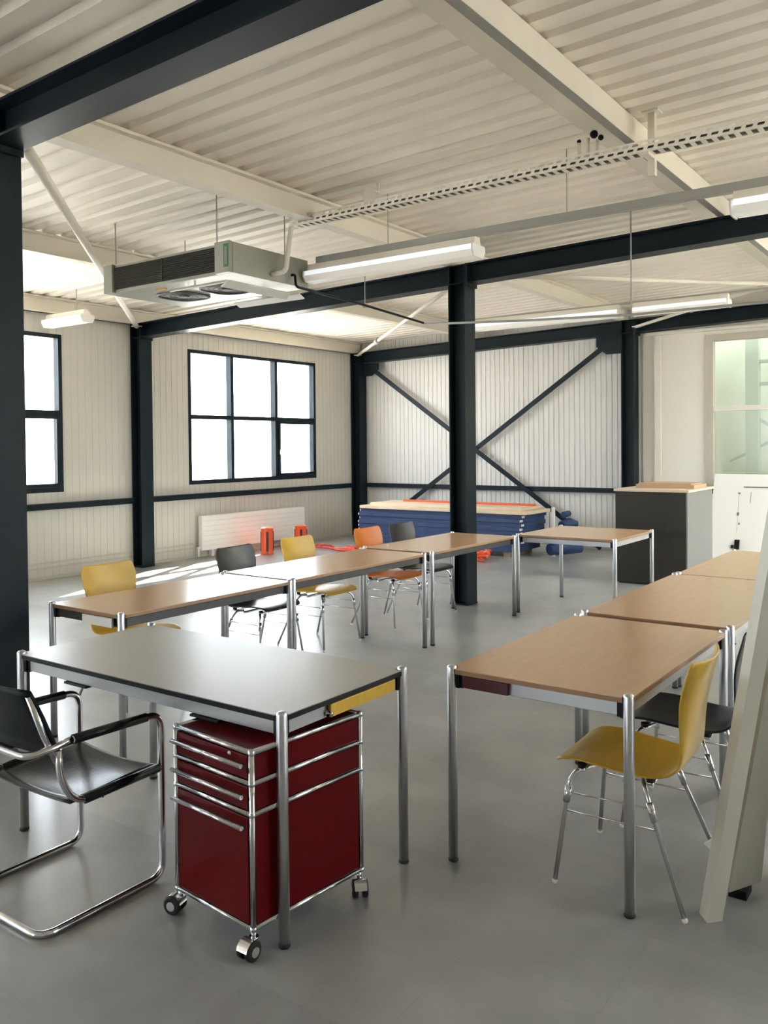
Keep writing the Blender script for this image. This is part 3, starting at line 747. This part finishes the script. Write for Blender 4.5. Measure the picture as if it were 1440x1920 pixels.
MB().box(-W + 0.008, W - 0.008, -D + 0.008, D - 0.008, PZ0 - 0.003, PZ0 + 0.003).build('bottom_panel', RED, pd)
for k, (a, b) in enumerate(zip(levels, levels[1:])):
    d = MB().box(-W + 0.014, W - 0.014, -D - 0.006, -D + 0.010, a + 0.012, b - 0.012, 0.002).build('drawer', RED, pd)
    hz = b - 0.040
    h = MB().tube([(-W + 0.006, -D - 0.026, hz), (W - 0.020, -D - 0.026, hz)], 0.0075, 10)
    h.box(-W + 0.02, -W + 0.032, -D - 0.026, -D - 0.004, hz - 0.004, hz + 0.004).box(W - 0.045, W - 0.033, -D - 0.026, -D - 0.004, hz - 0.004, hz + 0.004)
    h.build('handle', CHROME, d)
MB().cyl((W - 0.10, -D - 0.008, PZ1 - 0.022), (W - 0.10, -D - 0.004, PZ1 - 0.022), 0.008).build('lock', CHROME, pd)
for sx, sy, an in ((-1, -1, 200), (1, -1, 275), (1, 1, 320), (-1, 1, 30)):
    cx, cy = sx * (W - 0.005), sy * (D - 0.005); a = R(an); ox, oy = math.cos(a), math.sin(a)
    ctr = Vector((cx + ox * 0.022, cy + oy * 0.022, 0.031)); ax = Vector((-oy, ox, 0))
    cs = MB().cyl((cx, cy, 0.05), (cx, cy, PZ0 - 0.004), 0.008)
    cs.lathe([(0.016, 0.058), (0.016, 0.063)], cx, cy, 12); cg = cs.build('castor', CHROME, pd)
    for s2 in (-1, 1):
        wl = MB(); wl.tube([ctr + ax * (s2 * 0.008), ctr + ax * (s2 * 0.011), ctr + ax * (s2 * 0.024), ctr + ax * (s2 * 0.027)], [0.028, 0.031, 0.031, 0.027], 20); wl.build('wheel', RUBBER, cg)
    hd = MB(); pts = []
    for s2 in (-1, 1):
        hd.tube([ctr + ax * (s2 * 0.0275), ctr + ax * (s2 * 0.030)], 0.016, 14)
    n = 9; ring = [[hd.bm.verts.new(ctr + (Vector((ox, oy, 0)) * math.cos(R(10 + 20 * k)) + Vector((0, 0, 1)) * math.sin(R(10 + 20 * k))) * 0.034 + ax * w) for k in range(n)] for w in (-0.022, 0.022)]
    for k in range(n - 1):
        ff = hd.bm.faces.new((ring[0][k], ring[0][k + 1], ring[1][k + 1], ring[1][k])); ff.smooth = True
    hd.build('castor_hood', CHROME, cg)

# ------------------------------------------------------------------ cantilever armchair
ar = thing('cantilever_armchair', 'chrome cantilever armchair with black leather seat at the desk', 'armchair', (-2.75, 1.80, 0))
hw = 0.25; r = 0.0125
# one continuous tube: floor runner, front uprights and arm loops
path = [(hw, -0.12, 0.62), (hw, 0.252, 0.612), (hw, 0.252, r), (hw, -0.245, r), (-hw, -0.245, r), (-hw, 0.252, r), (-hw, 0.252, 0.612), (-hw, -0.12, 0.62)]
rad = [0, 0.055, 0.06, 0.06, 0.06, 0.06, 0.055, 0]
MB().tube(arc(path, rad, 8), r, 14).build('tube_frame', CHROME, ar)
MB().tube(arc([(hw, -0.12, 0.62), (hw, -0.19, 0.612), (hw * 0.9, -0.27, 0.60), (-hw * 0.9, -0.27, 0.60), (-hw, -0.19, 0.612), (-hw, -0.12, 0.62)], 0.07, 8), r, 14).build('back_loop', CHROME, ar)
MB().tube(arc([(hw, 0.25, 0.415), (hw, -0.11, 0.405), (hw, -0.165, 0.50), (hw, -0.17, 0.60)], 0.07, 8), r * 0.95, 12).build('seat_rail', CHROME, ar)
MB().tube(arc([(-hw, 0.25, 0.415), (-hw, -0.11, 0.405), (-hw, -0.165, 0.50), (-hw, -0.17, 0.60)], 0.07, 8), r * 0.95, 12).build('seat_rail', CHROME, ar)
for sx in (-1, 1):
    MB().tube([(sx * hw, -0.115, 0.6205), (sx * hw, 0.03, 0.6175), (sx * hw, 0.185, 0.614)], 0.0165, 12).build('armrest_sleeve', LEATHER, ar)
    MB().tube([(sx * hw, -0.075, 0.406), (sx * hw, 0.235, 0.415)], 0.0165, 12).build('seat_sleeve', LEATHER, ar)
    MB().tube([(sx * (hw - 0.012), -0.17, 0.56), (sx * (hw - 0.012), -0.215, 0.66), (sx * (hw - 0.012), -0.265, 0.80)], r * 0.95, 10).build('back_upright', CHROME, ar)
def sling(name, rows, m, th):
    bm = bmesh.new(); n = 10; R_ = []
    for (x, y, z, sag, dirv) in rows:
        R_.append([bm.verts.new(Vector((-x + 2 * x * k / n, y, z)) + Vector(dirv) * (sag * (1 - (2 * k / n - 1) ** 2))) for k in range(n + 1)])
    for a, b in zip(R_, R_[1:]):
        for k in range(n): f = bm.faces.new((a[k], a[k + 1], b[k + 1], b[k])); f.smooth = True
    mb = MB(); mb.bm.free(); mb.bm = bm; o = mb.build(name, m, ar)
    so = o.modifiers.new('t', 'SOLIDIFY'); so.thickness = th; so.offset = 0
    return o
sling('leather_seat', [(hw, -0.13, 0.41, 0.01, (0, 0, -1)), (hw + .004, -0.08, 0.413, 0.028, (0, 0, -1)), (hw + .004, 0.0, 0.417, 0.034, (0, 0, -1)), (hw + .004, 0.12, 0.424, 0.03, (0, 0, -1)), (hw + .004, 0.225, 0.428, 0.02, (0, 0, -1)), (hw, 0.25, 0.42, 0.02, (0, 0, -1))], LEATHER, 0.005)
sling('leather_back', [(hw, -0.155, 0.575, 0.03, (0, -1, 0)), (hw, -0.185, 0.63, 0.035, (0, -1, 0)), (hw, -0.222, 0.72, 0.035, (0, -1, 0)), (hw, -0.255, 0.79, 0.03, (0, -1, 0)), (hw, -0.268, 0.815, 0.028, (0, -1, 0))], LEATHB, 0.012)
MB().tube([(-0.22, 0.02, 0.375), (0, 0.0, 0.345), (0.22, 0.02, 0.375)], 0.004, 6).tube([(-0.22, 0.08, 0.38), (0, 0.1, 0.34), (0.22, 0.08, 0.38)], 0.004, 6).build('under_cord', CHROME, ar)

# ------------------------------------------------------------------ leaning boards at right
lb_ = thing('leaning_plank', 'tall thick cream plank leaning at the right edge of the photo', 'plank', (-0.78, 2.93, 0))
lean = 0.158
A = MB(); A.poly([(-0.037, 0.002, 0.0), (0.002, -0.046, 0.0), (0.039, -0.005, 0.0), (0.0, 0.043, 0.0)], (lean * 2.25, 0.0, 2.25))
A.build('frame_stile', CREAM, lb_)
lb2 = thing('leaning_board', 'wide dark cream board behind the leaning plank', 'board', (-0.765, 3.08, 0))
B = MB(); q0 = [(-0.01, 0.0, 0.03), (0.070, 0.145, 0.03), (0.086, 0.129, 0.03), (0.012, -0.012, 0.03)]; q1 = [(0.145, 0.05, 1.0), (0.150, 0.155, 1.0), (0.166, 0.139, 1.0), (0.165, 0.04, 1.0)]
va = [B.bm.verts.new(q) for q in q0]; vb = [B.bm.verts.new(q) for q in q1]
B.bm.faces.new(va); B.bm.faces.new(vb[::-1])
for k in range(4): B.bm.faces.new((va[k], vb[k], vb[(k + 1) % 4], va[(k + 1) % 4]))
B.build('board_panel', CREAMD, lb2)
MB().box(0.0, 0.06, 0.02, 0.10, 0.0, 0.03).build('foot_block', BLACKPL, lb2)
hk = MB(); hk.poly([(-0.806, 2.95, 0.232), (-0.775, 2.95, 0.210), (-0.745, 2.95, 0.215), (-0.745, 2.95, 0.28), (-0.762, 2.95, 0.272)], (0, 0.012, 0))
tag(hk.build('wall_hook', WHITE), 'small white hook plate on the side of the leaning plank', 'hook')
gw = thing('folding_screen', 'grey green screen standing at the right edge behind the leaning board', 'screen', (-0.675, 3.32, 0))
MB().box(0.0, 0.5, 0.0, 0.04, 0.02, 1.0).build('screen_panel', mat('grey_green_panel', (0.22, 0.24, 0.21), 0.6), gw)
MB().box(0.02, 0.10, -0.05, 0.09, 0.0, 0.02).build('foot', BLACKPL, gw)

# ------------------------------------------------------------------ background things
# radiator
ra = thing('radiator', 'white panel radiator under the six pane window', 'radiator', (XW + 0.09, 9.53, 0))
b = MB(); b.box(-0.035, 0.035, -1.12, 1.12, 0.10, 0.60, 0.004); b.build('radiator_body', WHITE, ra)
f = MB()
for k in range(7): f.box(0.035, 0.044, -1.115, 1.115, 0.108 + k * 0.07, 0.168 + k * 0.07, 0.002)
f.build('front_fins', WHITE, ra)
MB().box(-0.06, 0.0, -0.9, -0.85, 0.0, 0.10).box(-0.06, 0.0, 0.85, 0.9, 0.0, 0.10).build('bracket', WHITE, ra)
MB().cyl((0, -1.12, 0.14), (0, -1.17, 0.14), 0.02).cyl((0, -1.15, 0.14), (0, -1.15, 0.02), 0.011).build('valve', WHITE, ra)

def canister(x, y, h, label):
    root = thing('orange_canister', label, 'canister', (x, y, 0))
    MB().lathe([(0.088, 0.0), (0.092, 0.01), (0.088, 0.03), (0.088, h - 0.02), (0.094, h - 0.008), (0.094, h), (0.078, h), (0.078, h - 0.03), (0.0, h - 0.04)], 0, 0, 24).build('canister_body', ORPL, root)
    m = MB()
    for k in range(4):
        a = R(45 + 90 * k); m.box(0.087, 0.096, -0.018, 0.018, 0.05, h - 0.05, rot=Matrix.Rotation(a, 3, 'Z'), piv=(0, 0, 0))
    m.build('dark_band', mat('dark_red_band', (0.10, 0.015, 0.01), 0.5) if 'dark_red_band' not in bpy.data.materials else bpy.data.materials['dark_red_band'], root)
canister(-8.78, 9.22, 0.39, 'orange red canister on the floor in front of the radiator, left one')
canister(-8.72, 9.90, 0.37, 'orange red canister on the floor behind the yellow chair, right one')

# blue stack with boards
stx0, stx1, sty0, sty1 = -8.22, -5.40, 10.75, 11.55
n = 9
for k in range(n):
    z0 = 0.075 + k * 0.059; dx = random.uniform(-0.02, 0.02); dy = random.uniform(-0.015, 0.015)
    if k < 2: a, b2 = stx0 + 0.1, stx1 - 0.08
    else: a, b2 = stx0, stx1
    root = thing('blue_panel', 'dark blue long panel, layer in the tall stack by the back wall' , 'panel', ((a + b2) / 2 + dx, (sty0 + sty1) / 2 + dy, z0), group='blue panels stacked by the back wall')
    L = (b2 - a) / 2
    MB().box(-L, L, -0.4, 0.4, 0.0, 0.059, 0.002).build('panel_body', BLUE, root)
    e = MB()
    for sx in (-1, 1): e.box(min(sx * L, sx * (L + 0.012)), max(sx * L, sx * (L + 0.012)), -0.40, -0.33, 0.012, 0.042)
    e.build('white_end_clip', WHITE, root)
for x in (-8.0, -6.9, -5.65):
    o = MB().box(x - 0.05, x + 0.05, 10.8, 11.5, 0.0, 0.075).build('timber_bearer', CARD); tag(o, 'short timber bearer lying under the blue panel stack', 'timber', 'bearers under the blue stack')
zt = 0.075 + n * 0.059 + 0.001
o = MB().box(-8.20, -5.30, 10.72, 11.50, zt, zt + 0.045, 0.003).build('pale_board', PINEB); tag(o, 'pale wooden board, lower one on top of the blue stack', 'board')
o = MB().box(-8.10, -5.45, 10.86, 11.52, zt + 0.045, zt + 0.085, 0.003).build('pale_board', PINEB); tag(o, 'pale wooden board, upper one on top of the blue stack', 'board')
o = MB().box(-7.75, -5.45, 11.28, 11.34, zt + 0.085, zt + 0.115, 0.004).build('orange_plank', ORPL); tag(o, 'thin orange plank lying on the pale boards of the stack', 'plank')
# dark bundle right of stack
bd = thing('tool_bundle', 'dark bundle with white clips beside the right end of the stack', 'bundle', (-5.02, 11.3, 0))
MB().tube([(-0.12, -0.2, 0.10), (0.0, 0.0, 0.12), (0.16, 0.25, 0.10)], [0.08, 0.10, 0.07], 12).tube([(-0.05, -0.1, 0.26), (0.05, 0.1, 0.30), (0.15, 0.25, 0.26)], [0.07, 0.09, 0.06], 12).tube([(0.0, -0.05, 0.44), (0.05, 0.1, 0.46), (0.12, 0.2, 0.44)], [0.06, 0.08, 0.05], 12).tube([(0.02, -0.02, 0.58), (0.05, 0.1, 0.60)], [0.05, 0.04], 12).build('bundle_body', BLUE, bd)
MB().box(-0.10, -0.06, -0.16, -0.12, 0.0, 0.70).build('white_stake', WHITE, bd)
# straps / cloths on floor
def heap(name, label, x, y, w, d, h, m, seed):
    rnd = random.Random(seed); mb = MB()
    for k in range(7):
        p = []; a0 = rnd.uniform(0, 6.28)
        cx, cy = rnd.uniform(-w, w), rnd.uniform(-d, d)
        for j in range(7):
            t = a0 + j * rnd.uniform(0.5, 1.1); p.append((cx + w * 0.7 * math.cos(t) * rnd.uniform(.5, 1), cy + d * 0.7 * math.sin(t) * rnd.uniform(.5, 1), 0.016 + h * rnd.uniform(0, 1)))
        mb.tube(arc(p, 0.08, 4), 0.015, 8)
    o = mb.build(name, m); o.location = (x, y, 0); tag(o, label, 'straps'); return o
heap('strap_heap', 'red straps lying on the floor between radiator and blue stack', -8.2, 10.15, 0.40, 0.22, 0.04, REDCL, 1)
heap('strap_heap', 'orange red straps on the floor right of the free column', -5.85, 10.28, 0.20, 0.22, 0.10, ORPL, 2)
heap('strap_heap', 'orange red straps seen under the left row between column and table', -6.55, 9.75, 0.26, 0.2, 0.10, REDCL, 3)

# cabinet
cx0, cx1, cy0, cy1 = -3.555, -2.76, 9.45, 10.45
cb_ = thing('cabinet', 'dark brown cabinet with grey side against the back wall', 'cabinet', ((cx0 + cx1) / 2, (cy0 + cy1) / 2, 0))
W, D = (cx1 - cx0) / 2, (cy1 - cy0) / 2
MB().box(-W, W - 0.003, -D, D, 0.012, 1.045, 0.003).build('carcass', CABDARK, cb_)
MB().box(W - 0.003, W + 0.012, -D + 0.004, D, 0.012, 1.045).build('side_panel', CABGREY, cb_)
MB().box(-W - 0.015, W + 0.03, -D - 0.012, D, 1.045, 1.072, 0.002).build('worktop', PINEB, cb_)
MB().box(-W + 0.03, W - 0.03, -D + 0.03, D - 0.02, 0.0, 0.012).build('plinth', BLACKPL, cb_)
o = MB().box(-3.42, -2.76, 9.75, 10.25, 1.072, 1.115, 0.002).box(-3.40, -2.80, 9.78, 10.22, 1.115, 1.128).build('flat_carton', CARD); tag(o, 'flat brown carton lying on top of the dark cabinet', 'carton')

# white door leaf leaning against back wall
dl = thing('leaning_door', 'white door leaf leaning against the back wall under the window', 'door', (-3.08, 11.70, 0))
W2 = 0.95
def lean_box(x0, x1, z0, z1, off0, off1, name, m, par):
    k = 0.36 / 1.16
    mb = MB(); pts = [(x0, off0 + z0 * k, z0), (x0, off1 + z0 * k, z0), (x0, off1 + z1 * k, z1), (x0, off0 + z1 * k, z1)]
    mb.poly(pts, (x1 - x0, 0, 0)); return mb.build(name, m, par)
leaf = lean_box(-0.06, 1.9, 0.0, 1.16, 0, 0.045, 'door_leaf', WHITE, dl)
lean_box(0.33, 1.6, 0.985, 1.0, -0.006, 0.0, 'door_groove', CABGREY, dl)
lean_box(0.265, 0.325, 0.19, 0.31, -0.03, -0.001, 'door_lock', BLACKPL, dl)
lean_box(0.22, 0.25, 0.20, 0.24, -0.02, -0.001, 'door_knob', CHROME, dl)
mk = MB(); k = 0.36 / 1.16
for (x, z0, z1, w) in ((0.275, 0.40, 0.92, 0.003), (0.262, 0.62, 0.66, 0.03), (0.262, 0.90, 0.92, 0.03), (0.42, 0.78, 0.93, 0.006), (0.29, 0.5, 0.53, 0.02)):
    mk.poly([(x, -0.002 + z0 * k, z0), (x, -0.0005 + z0 * k, z0), (x, -0.0005 + z1 * k, z1), (x, -0.002 + z1 * k, z1)], (w, 0, 0))
mk.build('door_scuff', CABGREY, dl)

# ------------------------------------------------------------------ outside
g = MB(); g.box(-60, XW - 0.3, -40, 60, -0.3, -0.05); struct(g, 'ground', GROUND)
g = MB(); g.box(XR + 0.3, 60, -40, 60, -0.3, -0.05); struct(g, 'ground', GROUND)
